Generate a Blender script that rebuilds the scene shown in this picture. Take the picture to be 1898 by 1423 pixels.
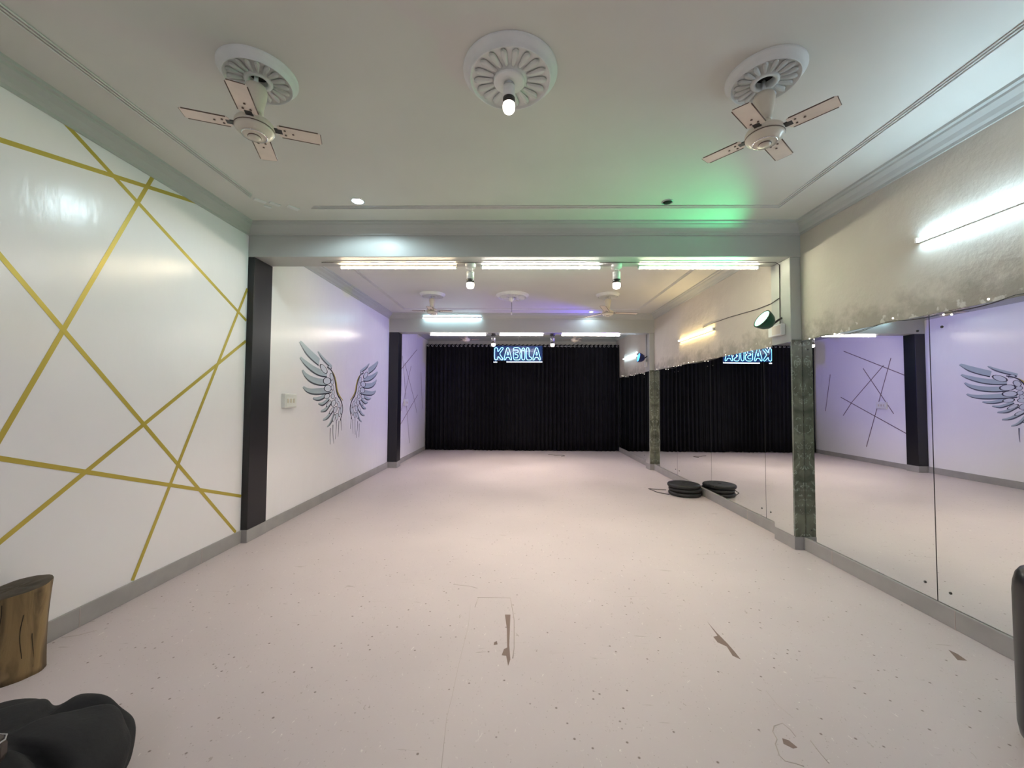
import bpy, bmesh, math, random
from mathutils import Vector, Matrix, Euler, noise
PI = math.pi
random.seed(7)
for o in list(bpy.data.objects): bpy.data.objects.remove(o, do_unlink=True)
scene = bpy.context.scene
COL = scene.collection

# ---------------------------------------------------------------- camera
cam_d = bpy.data.cameras.new('camera'); cam = bpy.data.objects.new('camera', cam_d); COL.objects.link(cam)
cam_d.sensor_fit = 'HORIZONTAL'; cam_d.sensor_width = 36.0
cam_d.lens = 741.37 / 1898 * 36.0
cam_d.clip_start = 0.02
Rv = Vector((0.99985157, 0.01618842, 0.00589621)); Uv = Vector((-0.00531385, -0.03578375, 0.99934543)); Fv = Vector((-0.01638882, 0.99922843, 0.03569242))
cam.matrix_world = Matrix(((Rv.x, Uv.x, -Fv.x, 0), (Rv.y, Uv.y, -Fv.y, 0), (Rv.z, Uv.z, -Fv.z, 1.5), (0, 0, 0, 1)))
scene.camera = cam
# ---------------------------------------------------------------- world, exposure
wd = bpy.data.worlds.new('world'); scene.world = wd; wd.use_nodes = True
wd.node_tree.nodes['Background'].inputs[0].default_value = (0.5, 0.52, 0.55, 1); wd.node_tree.nodes['Background'].inputs[1].default_value = 0.05
vs = scene.view_settings
vs.view_transform = 'Standard'; vs.look = 'None'; vs.gamma = 1; vs.use_curve_mapping = False
vs.exposure = EXPOSURE = 1.92
TE = 23.0      # brightness of the lamp tubes
SP = 29.0      # power of one downward spot lamp

# ---------------------------------------------------------------- materials
def new_mat(name):
    m = bpy.data.materials.new(name); m.use_nodes = True
    return m, m.node_tree, m.node_tree.nodes['Principled BSDF']
def mat(name, col, rough=0.6, metal=0.0, spec=0.5, coat=0.0, var=0.0, vscale=8.0, bump=0.0, bscale=40.0):
    m, nt, b = new_mat(name)
    b.inputs['Base Color'].default_value = (*col, 1); b.inputs['Roughness'].default_value = rough
    b.inputs['Metallic'].default_value = metal; b.inputs['Specular IOR Level'].default_value = spec
    b.inputs['Coat Weight'].default_value = coat
    if var or bump:
        tc = nt.nodes.new('ShaderNodeTexCoord')
    if var:
        n = nt.nodes.new('ShaderNodeTexNoise'); n.inputs['Scale'].default_value = vscale; n.inputs['Detail'].default_value = 5
        nt.links.new(tc.outputs['Object'], n.inputs['Vector'])
        r = nt.nodes.new('ShaderNodeValToRGB')
        r.color_ramp.elements[0].position = .3; r.color_ramp.elements[1].position = .7
        r.color_ramp.elements[0].color = (*[c*(1-var) for c in col], 1); r.color_ramp.elements[1].color = (*[min(1, c*(1+var*.5)) for c in col], 1)
        nt.links.new(n.outputs['Fac'], r.inputs['Fac']); nt.links.new(r.outputs['Color'], b.inputs['Base Color'])
    if bump:
        n2 = nt.nodes.new('ShaderNodeTexNoise'); n2.inputs['Scale'].default_value = bscale; n2.inputs['Detail'].default_value = 3
        nt.links.new(tc.outputs['Object'], n2.inputs['Vector'])
        bp = nt.nodes.new('ShaderNodeBump'); bp.inputs['Strength'].default_value = bump; bp.inputs['Distance'].default_value = .01
        nt.links.new(n2.outputs['Fac'], bp.inputs['Height']); nt.links.new(bp.outputs['Normal'], b.inputs['Normal'])
    return m
def emit(name, col, s):
    m, nt, b = new_mat(name)
    b.inputs['Base Color'].default_value = (*col, 1)
    b.inputs['Emission Color'].default_value = (*col, 1); b.inputs['Emission Strength'].default_value = s
    return m
def N(nt, kind, **kw):
    n = nt.nodes.new(kind)
    for k, v in kw.items(): n.inputs[k.replace('_', ' ')].default_value = v
    return n
def ramp(nt, src, p0, c0, p1, c1):
    r = nt.nodes.new('ShaderNodeValToRGB'); e = r.color_ramp.elements
    e[0].position = p0; e[1].position = p1; e[0].color = (*c0, 1); e[1].color = (*c1, 1)
    nt.links.new(src, r.inputs['Fac']); return r.outputs['Color']
def mixc(nt, fac, a, b, mode='MIX'):
    m = nt.nodes.new('ShaderNodeMix'); m.data_type = 'RGBA'; m.blend_type = mode
    if isinstance(fac, float): m.inputs[0].default_value = fac
    else: nt.links.new(fac, m.inputs[0])
    for i, v in ((6, a), (7, b)):
        if isinstance(v, tuple): m.inputs[i].default_value = (*v, 1)
        else: nt.links.new(v, m.inputs[i])
    return m.outputs[2]

def floor_material():
    m, nt, b = new_mat('vinyl_floor'); L = nt.links
    g = nt.nodes.new('ShaderNodeNewGeometry'); P = g.outputs['Position']
    base = N(nt, 'ShaderNodeTexNoise', Scale=.9, Detail=4.0); L.new(P, base.inputs['Vector'])
    col = ramp(nt, base.outputs['Fac'], .3, (.545, .478, .495), .7, (.61, .538, .555))
    # small flecks of the vinyl pattern
    mp = nt.nodes.new('ShaderNodeMapping'); mp.inputs['Scale'].default_value = (1.0, .55, 1); mp.inputs['Rotation'].default_value = (0, 0, .5); L.new(P, mp.inputs['Vector'])
    fl = N(nt, 'ShaderNodeTexNoise', Scale=42.0, Detail=5.0, Roughness=.65, Distortion=1.2); L.new(mp.outputs['Vector'], fl.inputs['Vector'])
    f1 = ramp(nt, fl.outputs['Fac'], .66, (0, 0, 0), .70, (1, 1, 1))
    col = mixc(nt, f1, col, (.40, .34, .33))
    f1b = ramp(nt, fl.outputs['Fac'], .30, (1, 1, 1), .34, (0, 0, 0))
    col = mixc(nt, f1b, col, (.74, .69, .67))
    vo = N(nt, 'ShaderNodeTexVoronoi', Scale=13.0, Randomness=1.0); L.new(P, vo.inputs['Vector'])
    vd = ramp(nt, vo.outputs['Distance'], .05, (1, 1, 1), .10, (0, 0, 0))
    col = mixc(nt, vd, col, (.22, .17, .16))
    vo2 = N(nt, 'ShaderNodeTexVoronoi', Scale=34.0, Randomness=1.0); L.new(P, vo2.inputs['Vector'])
    vd2 = ramp(nt, vo2.outputs['Distance'], .07, (.6, .6, .6), .12, (0, 0, 0))
    col = mixc(nt, vd2, col, (.33, .27, .26))
    # scuffs
    sc = nt.nodes.new('ShaderNodeMapping'); sc.inputs['Scale'].default_value = (2.2, 13, 1); sc.inputs['Rotation'].default_value = (0, 0, .25); L.new(P, sc.inputs['Vector'])
    s1 = N(nt, 'ShaderNodeTexNoise', Scale=1.6, Detail=6.0, Distortion=1.5); L.new(sc.outputs['Vector'], s1.inputs['Vector'])
    sf = ramp(nt, s1.outputs['Fac'], .69, (0, 0, 0), .74, (.55, .55, .55))
    col = mixc(nt, sf, col, (.36, .30, .29))
    L.new(col, b.inputs['Base Color'])
    ro = ramp(nt, base.outputs['Fac'], .3, (.42,)*3, .7, (.55,)*3); L.new(ro, b.inputs['Roughness'])
    bn = N(nt, 'ShaderNodeTexNoise', Scale=3.0, Detail=6.0); L.new(P, bn.inputs['Vector'])
    bp = N(nt, 'ShaderNodeBump', Strength=.12, Distance=.02); L.new(bn.outputs['Fac'], bp.inputs['Height']); L.new(bp.outputs['Normal'], b.inputs['Normal'])
    b.inputs['Specular IOR Level'].default_value = .4
    return m
def glossy_wall():
    m, nt, b = new_mat('gloss_white_paint'); L = nt.links
    g = nt.nodes.new('ShaderNodeNewGeometry'); P = g.outputs['Position']
    n = N(nt, 'ShaderNodeTexNoise', Scale=.8, Detail=4.0); L.new(P, n.inputs['Vector'])
    L.new(ramp(nt, n.outputs['Fac'], .3, (.85, .83, .86), .7, (.90, .88, .91)), b.inputs['Base Color'])
    b.inputs['Roughness'].default_value = .24
    mp = nt.nodes.new('ShaderNodeMapping'); mp.inputs['Scale'].default_value = (1, 1, .35); L.new(P, mp.inputs['Vector'])
    n2 = N(nt, 'ShaderNodeTexNoise', Scale=9.0, Detail=3.0); L.new(mp.outputs['Vector'], n2.inputs['Vector'])
    bp = N(nt, 'ShaderNodeBump', Strength=.16, Distance=.02); L.new(n2.outputs['Fac'], bp.inputs['Height']); L.new(bp.outputs['Normal'], b.inputs['Normal'])
    return m
def damp_wall():
    m, nt, b = new_mat('damp_plaster'); L = nt.links
    g = nt.nodes.new('ShaderNodeNewGeometry'); P = g.outputs['Position']
    sp = nt.nodes.new('ShaderNodeSeparateXYZ'); L.new(P, sp.inputs[0])
    n = N(nt, 'ShaderNodeTexNoise', Scale=1.1, Detail=5.0); L.new(P, n.inputs['Vector'])
    col = ramp(nt, n.outputs['Fac'], .3, (.52, .475, .415), .7, (.61, .565, .50))
    # patchy stains and flaking above the mirrors (marks in the plaster)
    hm = nt.nodes.new('ShaderNodeMapRange'); hm.inputs[1].default_value = 2.05; hm.inputs[2].default_value = 2.62; hm.inputs[3].default_value = 1; hm.inputs[4].default_value = 0
    L.new(sp.outputs[2], hm.inputs[0])
    n2 = N(nt, 'ShaderNodeTexNoise', Scale=5.0, Detail=8.0, Roughness=.62); L.new(P, n2.inputs['Vector'])
    mu = nt.nodes.new('ShaderNodeMath'); mu.operation = 'MULTIPLY'; L.new(hm.outputs[0], mu.inputs[0]); L.new(n2.outputs['Fac'], mu.inputs[1])
    st = ramp(nt, mu.outputs[0], .26, (0, 0, 0), .42, (.8, .8, .8))
    col = mixc(nt, st, col, (.33, .30, .255))
    n3 = N(nt, 'ShaderNodeTexNoise', Scale=16.0, Detail=5.0); L.new(P, n3.inputs['Vector'])
    mu2 = nt.nodes.new('ShaderNodeMath'); mu2.operation = 'MULTIPLY'; L.new(hm.outputs[0], mu2.inputs[0]); L.new(n3.outputs['Fac'], mu2.inputs[1])
    pk = ramp(nt, mu2.outputs[0], .50, (0, 0, 0), .54, (1, 1, 1))
    col = mixc(nt, pk, col, (.62, .60, .56))
    L.new(col, b.inputs['Base Color']); b.inputs['Roughness'].default_value = .75
    bp = N(nt, 'ShaderNodeBump', Strength=.5, Distance=.02); L.new(n2.outputs['Fac'], bp.inputs['Height']); L.new(bp.outputs['Normal'], b.inputs['Normal'])
    return m
def stone():
    m, nt, b = new_mat('green_marble'); L = nt.links
    tc = nt.nodes.new('ShaderNodeTexCoord')
    n = N(nt, 'ShaderNodeTexNoise', Scale=4.0, Detail=8.0, Distortion=1.5); L.new(tc.outputs['Object'], n.inputs['Vector'])
    col = ramp(nt, n.outputs['Fac'], .35, (.085, .092, .068), .65, (.21, .215, .16))
    n2 = N(nt, 'ShaderNodeTexNoise', Scale=7.0, Detail=6.0, Distortion=2.5); L.new(tc.outputs['Object'], n2.inputs['Vector'])
    r = nt.nodes.new('ShaderNodeValToRGB'); e = r.color_ramp.elements; e[0].position = .585; e[0].color = (0, 0, 0, 1); e[1].position = .61; e[1].color = (.8, .8, .8, 1)
    e3 = e.new(.64); e3.color = (0, 0, 0, 1)
    L.new(n2.outputs['Fac'], r.inputs['Fac'])
    col = mixc(nt, r.outputs['Color'], col, (.45, .50, .42))
    L.new(col, b.inputs['Base Color']); b.inputs['Roughness'].default_value = .2
    return m
def bark():
    m, nt, b = new_mat('bare_log'); L = nt.links
    tc = nt.nodes.new('ShaderNodeTexCoord')
    mp = nt.nodes.new('ShaderNodeMapping'); mp.inputs['Scale'].default_value = (9, 9, 1.6); L.new(tc.outputs['Object'], mp.inputs['Vector'])
    n = N(nt, 'ShaderNodeTexNoise', Scale=1.6, Detail=7.0, Distortion=.8); L.new(mp.outputs['Vector'], n.inputs['Vector'])
    col = ramp(nt, n.outputs['Fac'], .35, (.07, .045, .022), .62, (.30, .20, .09))
    v = N(nt, 'ShaderNodeTexNoise', Scale=5.0, Detail=2.0); L.new(tc.outputs['Object'], v.inputs['Vector'])
    k = ramp(nt, v.outputs['Fac'], .62, (0, 0, 0), .68, (1, 1, 1)); col = mixc(nt, k, col, (.42, .29, .15))
    L.new(col, b.inputs['Base Color']); b.inputs['Roughness'].default_value = .6
    bp = N(nt, 'ShaderNodeBump', Strength=.6, Distance=.015); L.new(n.outputs['Fac'], bp.inputs['Height']); L.new(bp.outputs['Normal'], b.inputs['Normal'])
    return m
def acrylic():
    m, nt, b = new_mat('blue_acrylic'); L = nt.links
    b.inputs['Base Color'].default_value = (.008, .05, .17, 1); b.inputs['Roughness'].default_value = .15
    t = nt.nodes.new('ShaderNodeBsdfTransparent'); t.inputs[0].default_value = (.55, .75, 1, 1)
    mx = nt.nodes.new('ShaderNodeMixShader'); mx.inputs[0].default_value = .65
    L.new(t.outputs[0], mx.inputs[1]); L.new(b.outputs[0], mx.inputs[2]); L.new(mx.outputs[0], nt.nodes['Material Output'].inputs['Surface'])
    return m

M = dict(
    floor=floor_material(), gloss=glossy_wall(), damp=damp_wall(), stone=stone(), bark=bark(), acrylic=acrylic(),
    ceiling=mat('ceiling_paint', (.63, .625, .585), .5, var=.05, vscale=1.2, bump=.08, bscale=2.0),
    beam=mat('beam_paint', (.44, .45, .43), .45, var=.05, vscale=1.5),
    base=mat('skirting_tile', (.36, .345, .345), .45, var=.12, vscale=5),
    plaster=mat('white_plaster', (.70, .71, .70), .55, var=.06, vscale=9),
    black=mat('black_paint', (.010, .010, .013), .38, var=.2, vscale=2),
    gold=mat('gold_tape', (.52, .41, .07), .35, metal=.25),
    brown=mat('brown_tape', (.17, .12, .13), .5),
    mirror=mat('mirror_glass', (.80, .83, .82), .0, metal=1.0),
    mback=mat('mirror_backing', (.03, .03, .03), .6),
    white=mat('white_plastic', (.75, .75, .73), .35), offwhite=mat('cream_enamel', (.66, .60, .50), .3, var=.05),
    blade=mat('cream_blade', (.80, .70, .61), .35, var=.08, vscale=12), bedge=mat('blade_edge', (.12, .07, .05), .5),
    dark=mat('dark_metal', (.03, .028, .026), .4), cable=mat('dark_cable', (.07, .06, .055), .6), wcable=mat('white_cable', (.7, .7, .68), .5),
    metal=mat('brushed_metal', (.45, .46, .47), .3, metal=.9), chrome=mat('chrome', (.8, .8, .8), .12, metal=1.0),
    curtain=mat('black_drape', (.008, .008, .012), .8, spec=.2, var=.3, vscale=3),
    rubber=mat('black_rubber', (.012, .012, .013), .5, var=.2, vscale=20),
    bag=mat('charcoal_fabric', (.022, .022, .025), .75, spec=.3, bump=.15, bscale=60), 
    wood_top=mat('weathered_cut', (.085, .065, .045), .7, var=.5, vscale=10, bump=.3, bscale=30),
    leather=mat('brown_leather', (.05, .035, .028), .4, var=.3, vscale=10),
    cyl=mat('satin_black', (.012, .012, .013), .33), greytop=mat('grey_metal_top', (.28, .27, .26), .35, metal=.4),
    tear=mat('torn_underlay', (.23, .165, .145), .8), seam=mat('seam_line', (.46, .39, .37), .7),
    feather=mat('feather_grey_blue', (.42, .50, .53), .35), featherw=mat('feather_pale', (.62, .66, .70), .35), ink=mat('mural_ink', (.035, .035, .045), .4), inkgrey=mat('mural_ink_grey', (.22, .25, .28), .4),
    shade_dark=mat('hole_dark', (.01, .009, .008), .9),
    t_warm=emit('tube_warm', (1, .83, .58), TE), t_white=emit('tube_neutral', (1, .96, .88), TE), t_yellow=emit('tube_yellow', (1, .95, .70), TE), t_amber=emit('tube_amber', (1, .78, .36), TE*.6),
    t_fill=emit('tube_fill', (.88, .88, 1), TE*.9), t_cool=emit('tube_cool', (.60, .85, 1), TE*.85), t_cove=emit('tube_cove', (.60, .90, 1), TE*.35), t_far=emit('tube_far', (.66, .86, 1), TE*.4), t_soft=emit('tube_soft', (1, .92, .82), TE*.8),
    bulb=emit('bulb_warm', (1, .84, .72), 1.6), bulbc=emit('bulb_cool', (.6, .95, 1), 6.0), fairy=emit('fairy_white', (1, .93, .80), .7),
    neon=emit('neon_cyan', (.22, .72, 1), 1.1), neonw=emit('neon_white', (.80, .88, 1), .8),
    g_lens=emit('green_lens', (.25, 1, .6), 1.6), b_lens=emit('blue_lens', (.05, .3, 1), 1.0),
    g_shell=mat('green_shell', (.0, .07, .035), .3), b_shell=mat('blue_shell', (.005, .01, .09), .3),
)

# ---------------------------------------------------------------- mesh builder
class MB:
    def __init__(s): s.v = []; s.f = []; s.mi = []; s.sm = []
    def add(s, vs_, fs, mi=0, smooth=False):
        o = len(s.v); s.v += [tuple(v) for v in vs_]
        for f in fs: s.f.append(tuple(i+o for i in f)); s.mi.append(mi); s.sm.append(smooth)
        return s
    def box(s, x0, x1, y0, y1, z0, z1, mi=0):
        return s.add([(x, y, z) for z in (z0, z1) for y in (y0, y1) for x in (x0, x1)],
            [(0, 2, 3, 1), (4, 5, 7, 6), (0, 1, 5, 4), (2, 6, 7, 3), (0, 4, 6, 2), (1, 3, 7, 5)], mi)
    def obox(s, c, ax, hx, hy, hz, mi=0):
        X, Y, Z = ax; c = Vector(c); vs_ = []
        for k in (-1, 1):
            for j in (-1, 1):
                for i in (-1, 1): vs_.append(c+X*hx*i+Y*hy*j+Z*hz*k)
        return s.add(vs_, [(0, 2, 3, 1), (4, 5, 7, 6), (0, 1, 5, 4), (2, 6, 7, 3), (0, 4, 6, 2), (1, 3, 7, 5)], mi)
    def tube(s, pts, r, n=8, mi=0, closed=False, rs=None):
        pts = [Vector(p) for p in pts]; k = len(pts); vs_ = []; up = None
        for i, p in enumerate(pts):
            if closed: t = (pts[(i+1) % k]-pts[i-1])
            else: t = (pts[min(i+1, k-1)]-pts[max(i-1, 0)])
            t.normalize()
            if up is None:
                up = Vector((0, 0, 1)) if abs(t.z) < .9 else Vector((1, 0, 0))
            a = t.cross(up); 
            if a.length < 1e-5: a = t.cross(Vector((0, 1, 0)))
            a.normalize(); b = a.cross(t); up = b
            rr = rs[i] if rs else r
            for j in range(n):
                q = 2*PI*j/n; vs_.append(p+a*math.cos(q)*rr+b*math.sin(q)*rr)
        fs = []
        for i in range(k if closed else k-1):
            i2 = (i+1) % k
            for j in range(n): j2 = (j+1) % n; fs.append((i*n+j, i*n+j2, i2*n+j2, i2*n+j))
        if not closed: fs += [tuple(range(n))[::-1], tuple((k-1)*n+j for j in range(n))]
        return s.add(vs_, fs, mi, True)
    def lathe(s, prof, c=(0, 0, 0), n=32, mi=0, axis='z', cap=True, smooth=True):
        # prof: list of (radius, height)
        c = Vector(c); vs_ = []
        for r, h in prof:
            for j in range(n):
                q = 2*PI*j/n; a, b = r*math.cos(q), r*math.sin(q)
                vs_.append(c+(Vector((a, b, h)) if axis == 'z' else Vector((a, h, b)) if axis == 'y' else Vector((h, a, b))))
        fs = []
        for i in range(len(prof)-1):
            for j in range(n): j2 = (j+1) % n; fs.append((i*n+j, i*n+j2, (i+1)*n+j2, (i+1)*n+j))
        if cap:
            fs.append(tuple(range(n))[::-1]); fs.append(tuple((len(prof)-1)*n+j for j in range(n)))
        return s.add(vs_, fs, mi, smooth)
    def prism(s, poly, d, mi=0):
        # poly: 3D points of one face; d: offset vector to the other
        d = Vector(d); n = len(poly); a = [Vector(p) for p in poly]
        return s.add(a+[p+d for p in a], [tuple(range(n))[::-1], tuple(range(n, 2*n))]+[(i, (i+1) % n, n+(i+1) % n, n+i) for i in range(n)], mi)
    def build(s, name, mats, parent=None, bevel=0, sub=0, loc=None):
        me = bpy.data.meshes.new(name); me.from_pydata(s.v, [], s.f)
        if not isinstance(mats, (list, tuple)): mats = [mats]
        for m in mats: me.materials.append(m)
        for p, mi, sm in zip(me.polygons, s.mi, s.sm): p.material_index = mi; p.use_smooth = sm
        bm = bmesh.new(); bm.from_mesh(me); bmesh.ops.recalc_face_normals(bm, faces=bm.faces[:])
        bm.to_mesh(me); bm.free()
        o = bpy.data.objects.new(name, me); COL.objects.link(o)
        if parent: o.parent = parent
        if loc: o.location = loc
        if bevel:
            b = o.modifiers.new('bevel', 'BEVEL'); b.width = bevel; b.segments = 2; b.limit_method = 'ANGLE'
        if sub:
            u = o.modifiers.new('sub', 'SUBSURF'); u.levels = sub; u.render_levels = sub
        return o
def tag(o, label, cat=None, group=None):
    o['label'] = label
    if cat: o['category'] = cat
    if group: o['group'] = group
    return o
def struct(o, label=None):
    o['kind'] = 'structure'
    if label: o['label'] = label
    return o
def thing(name, label, cat, loc=(0, 0, 0), rz=0, group=None):
    o = bpy.data.objects.new(name, None); COL.objects.link(o); o.empty_display_size = .1
    o.location = loc; o.rotation_euler = (0, 0, rz)
    return tag(o, label, cat, group)
def dup(root, label, loc, rot=(0, 0, 0), group=None, remat=None):
    def cp(o, parent):
        c = o.copy(); COL.objects.link(c)
        if parent: c.parent = parent
        if remat and o.type == 'MESH':
            for a, b in remat.items():
                if any(m and m.name == a for m in o.data.materials):
                    c.data = o.data.copy()
                    for i, m in enumerate(c.data.materials):
                        if m.name == a: c.data.materials[i] = M[b]
        for ch in list(o.children): cp(ch, c)
        return c
    r = cp(root, None); r['label'] = label; r.location = loc; r.rotation_euler = rot
    if group: r['group'] = group
    return r
def lamp_light(kind, name, parent, loc, power, col, size=.05, spot=None, blend=.5, rot=None):
    d = bpy.data.lights.new(name, kind); d.energy = power; d.color = col
    if kind in ('SPOT', 'POINT'): d.shadow_soft_size = size
    if kind == 'SPOT': d.spot_size = spot; d.spot_blend = blend
    o = bpy.data.objects.new(name, d); COL.objects.link(o); o.parent = parent; o.location = loc
    if rot: o.rotation_euler = rot
    return o

# ---------------------------------------------------------------- dimensions
XL1, XLC, XL2, XC2, XL3 = -2.853, -2.785, -2.80, -2.595, -2.70
XR, XP = 2.895, 2.785
Y1, Y2, Y3, Y4, YB, YC = 4.116, 4.43, 8.55, 8.815, 11.85, 11.53
YK = -1.6                      # wall behind the viewer
ZB1, ZB2, ZC, HB, ZM = 2.972, 2.912, 3.315, .128, 2.105

# ================================================================ the room
floor = struct(MB().box(-3.1, 3.1, YK-.1, YB+.1, -.1, 0).build('floor', M['floor']), 'off white speckled vinyl floor with scuffs and tears')
ceil = struct(MB().box(-3.1, 3.1, YK-.1, YB+.1, ZC, ZC+.1).build('ceiling', M['ceiling']), 'pale painted ceiling')
wl = struct(MB().box(XL1-.2, XL1, YK, Y1+.02, 0, ZC).build('wall_left', M['gloss']), 'glossy white wall with gold stripes')
struct(MB().box(XL1-.2, XL2, Y1+.3, Y3+.02, 0, ZC).build('wall_left', M['gloss']), 'glossy white wall behind the wing mural')
wl3 = struct(MB().box(XL1-.2, XL3, Y4-.02, YB, 0, ZC).build('wall_left', M['gloss']), 'white wall with thin brown stripes beside the curtain')
wr = struct(MB().box(XR, XR+.15, YK, YB, 0, ZC).build('wall_right', M['damp']), 'grey plaster wall stained and flaking above the mirrors')
struct(MB().box(-3.1, 3.1, YB, YB+.1, 0, ZC).build('wall_back', M['ceiling']))
struct(MB().box(-3.1, 3.1, YK-.1, YK, 0, ZC).build('wall_front', M['ceiling']))

# stripes on the near left wall
SK = [0]
def stripe(p, q, x, w, m):
    SK[0] += 1; x += .00025*SK[0]
    (y0, z0), (y1, z1) = p, q; d = Vector((0, y1-y0, z1-z0)).normalized(); nrm = Vector((0, -d.z, d.y))*w/2
    A = Vector((x, y0, z0)); B = Vector((x, y1, z1))
    b = MB().prism([A-nrm, B-nrm, B+nrm, A+nrm], (.0008, 0, 0))
    return b.build('gold_stripe' if m == 'gold' else 'brown_stripe', M[m], wl if m == 'gold' else wl3)
for p, q in [((1.2, 2.69), (3.618, 3.256)), ((2.30, 3.262), (4.114, 2.296)), ((3.014, 3.225), (1.72, .235)), ((1.6, 2.85), (4.05, .13)),
             ((4.114, 2.08), (1.6, .27)), ((1.3, 1.455), (4.114, .476)), ((4.114, 2.632), (2.966, .135))]:
    stripe(p, q, XL1-.0002, .029, 'gold')
for p, q in [((10.54, 2.78), (8.85, 2.03)), ((9.22, 2.47), (9.925, .373)), ((9.41, 2.315), (10.31, 1.46)), ((9.965, 2.29), (9.19, 1.20)), ((10.665, 1.579), (8.836, .749)), ((10.31, 1.46), (10.6, 1.1)), ((11.0, 2.2), (11.2, 1.2))]:
    stripe(p, q, XL3-.0002, .018, 'brown')

# beams, cornices, ceiling beading
struct(MB().box(XL1-.2, XR+.15, Y1, Y2, ZB1, ZC).build('trim_1', M['beam'], bevel=.006), 'grey ceiling beam nearest the viewer')
struct(MB().box(XL1-.2, XR+.15, Y3, Y4, ZB2, ZC).build('trim_2', M['beam'], bevel=.006), 'second ceiling beam in front of the dark curtain')
def cornice(x0, x1, y0, y1, name):
    # stepped cove around one bay, hugging walls and beams
    prof = [(0, ZC-.12), (.012, ZC-.12), (.016, ZC-.10), (.03, ZC-.085), (.045, ZC-.06), (.075, ZC-.035), (.08, ZC-.022), (.1, ZC-.016), (.104, ZC), (0, ZC)]
    m = MB(); k = len(prof); vs_ = []
    for cx, cy, sx, sy in ((x0, y0, 1, 1), (x1, y0, -1, 1), (x1, y1, -1, -1), (x0, y1, 1, -1)):
        for d, z in prof: vs_.append((cx+sx*d, cy+sy*d, z))
    fs = []
    for i in range(4):
        i2 = (i+1) % 4
        for j in range(k): j2 = (j+1) % k; fs.append((i*k+j, i*k+j2, i2*k+j2, i2*k+j))
    m.add(vs_, fs); return struct(m.build(name, M['beam']))
cornice(XL1, XR, .15, Y1, 'trim_3'); cornice(XL2, XR, Y2, Y3, 'trim_4'); cornice(XL3, XR, Y4, YB, 'trim_5')
def beading(x0, x1, y0, y1, name, broken=False):
    m = MB()
    for k in (0, .022, .044):
        a = k
        P = [(x0+a, y0+a), (x1-a, y0+a), (x1-a, y1-a), (x0+a, y1-a)]
        if broken:
            m.tube([(x0+a, y1-a-.22, ZC-.004), (x0+a, y0+a, ZC-.004), (x1-a, y0+a, ZC-.004), (x1-a, y1-a, ZC-.004), (x0+a+.45, y1-a, ZC-.004)], .006, 8)
        else: m.tube([(x, y, ZC-.004) for x, y in P], .006, 8, closed=True)
    if broken:
        for (x, y, w, l) in ((-2.40, 3.60, .02, .05), (-2.30, 3.66, .022, .045), (-2.17, 3.74, .025, .05), (-2.40, 3.71, .015, .03)):
            m.obox((x, y, ZC-.003), (Vector((.6, .8, 0)), Vector((-.8, .6, 0)), Vector((0, 0, 1))), l, w, .006)
    return struct(m.build(name, M['plaster']))
beading(-2.45, 2.45, .6, 3.755, 'trim_6', True); beading(-2.36, 2.45, 4.95, 8.1, 'trim_7'); beading(-2.3, 2.45, 9.3, 11.4, 'trim_8')

# skirting
def skirt(name, boxes): return struct(boxes.build(name, M['base'], bevel=.003))
skirt('baseboard_left', MB().box(XL1, XL1+.014, YK, Y1-.001, 0, HB).box(XL2, XL2+.016, Y2+.001, Y3-.001, 0, HB).box(XL3, XL3+.014, Y4+.001, YB, 0, HB*.85))
skirt('baseboard_right', MB().box(XR-.024, XR, YK, Y1-.001, 0, HB-.004).box(XR-.024, XR, Y2+.001, Y3-.001, 0, HB-.004).box(XR-.024, XR, Y4+.001, YB, 0, HB-.004))
jt = MB()
for y in (2.72, 3.75, 1.6): jt.box(XR-.0255, XR-.022, y, y+.006, .002, HB-.006)
for y in (5.1, 6.2): jt.box(XR-.0255, XR-.022, y, y+.006, .002, HB-.006)
for y in (2.6, 3.6): jt.box(XL1+.013, XL1+.0155, y, y+.004, .002, HB-.004)
struct(jt.build('trim_9', M['seam']))

# pillars
def pillar_left(x0, x1, y0, y1, zt, label):
    t = thing('black_pillar', label, 'pillar', ((x0+x1)/2, (y0+y1)/2, 0))
    cx, cy = t.location.x, t.location.y
    MB().box(x0-cx, x1-cx, y0-cy, y1-cy, HB+.0, zt).build('shaft', M['black'], t, bevel=.004)
    MB().box(x0-cx, x1+.006-cx, y0-.006-cy, y1-cy, 0, HB).build('plinth', M['base'], t, bevel=.003)
    return t
pillar_left(XL1-.1, XLC, Y1+.002, Y2-.002, ZB1-.002, 'near black painted pillar on the left wall beside the gold striped wall')
pillar_left(XL2-.1, XC2, Y3+.002, Y4-.002, ZB2-.002, 'far black painted pillar on the left wall between wing mural and curtain')
def pillar_right(y0, y1, zt, label, mirror_label):
    t = thing('faced_pillar', label, 'pillar', ((XP+XR)/2, (y0+y1)/2, 0))
    cx, cy = t.location.x, t.location.y
    MB().box(XP-cx, XR-.001-cx, y0-cy, y1-cy, HB, zt).build('shaft', M['beam'], t, bevel=.006)
    MB().box(XP-.006-cx, XR-.001-cx, y0-.006-cy, y1-cy+.002, 0, HB).build('plinth', M['base'], t, bevel=.003)
    MB().box(XP+.002-cx, XR-.008-cx, y0-.008-cy, y0-.001-cy, HB+.002, ZM+.01).build('stone_panel', M['stone'], t)
    tag(MB().box(XP-.006-cx, XP-.0008-cx, y0+.004-cy, y1-.004-cy, HB+.004, ZM-.01).build('mirror_panel', M['mirror'], t), mirror_label)
    return t
pillar_right(Y1+.002, Y2-.002, ZB1-.002, 'near right pillar with dark green marble front and mirror on its side', 'narrow mirror on the pillar side')
pillar_right(Y3+.002, Y4-.002, ZB2-.002, 'far right pillar with marble front beside the curtain', 'narrow mirror on the pillar side')

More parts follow.
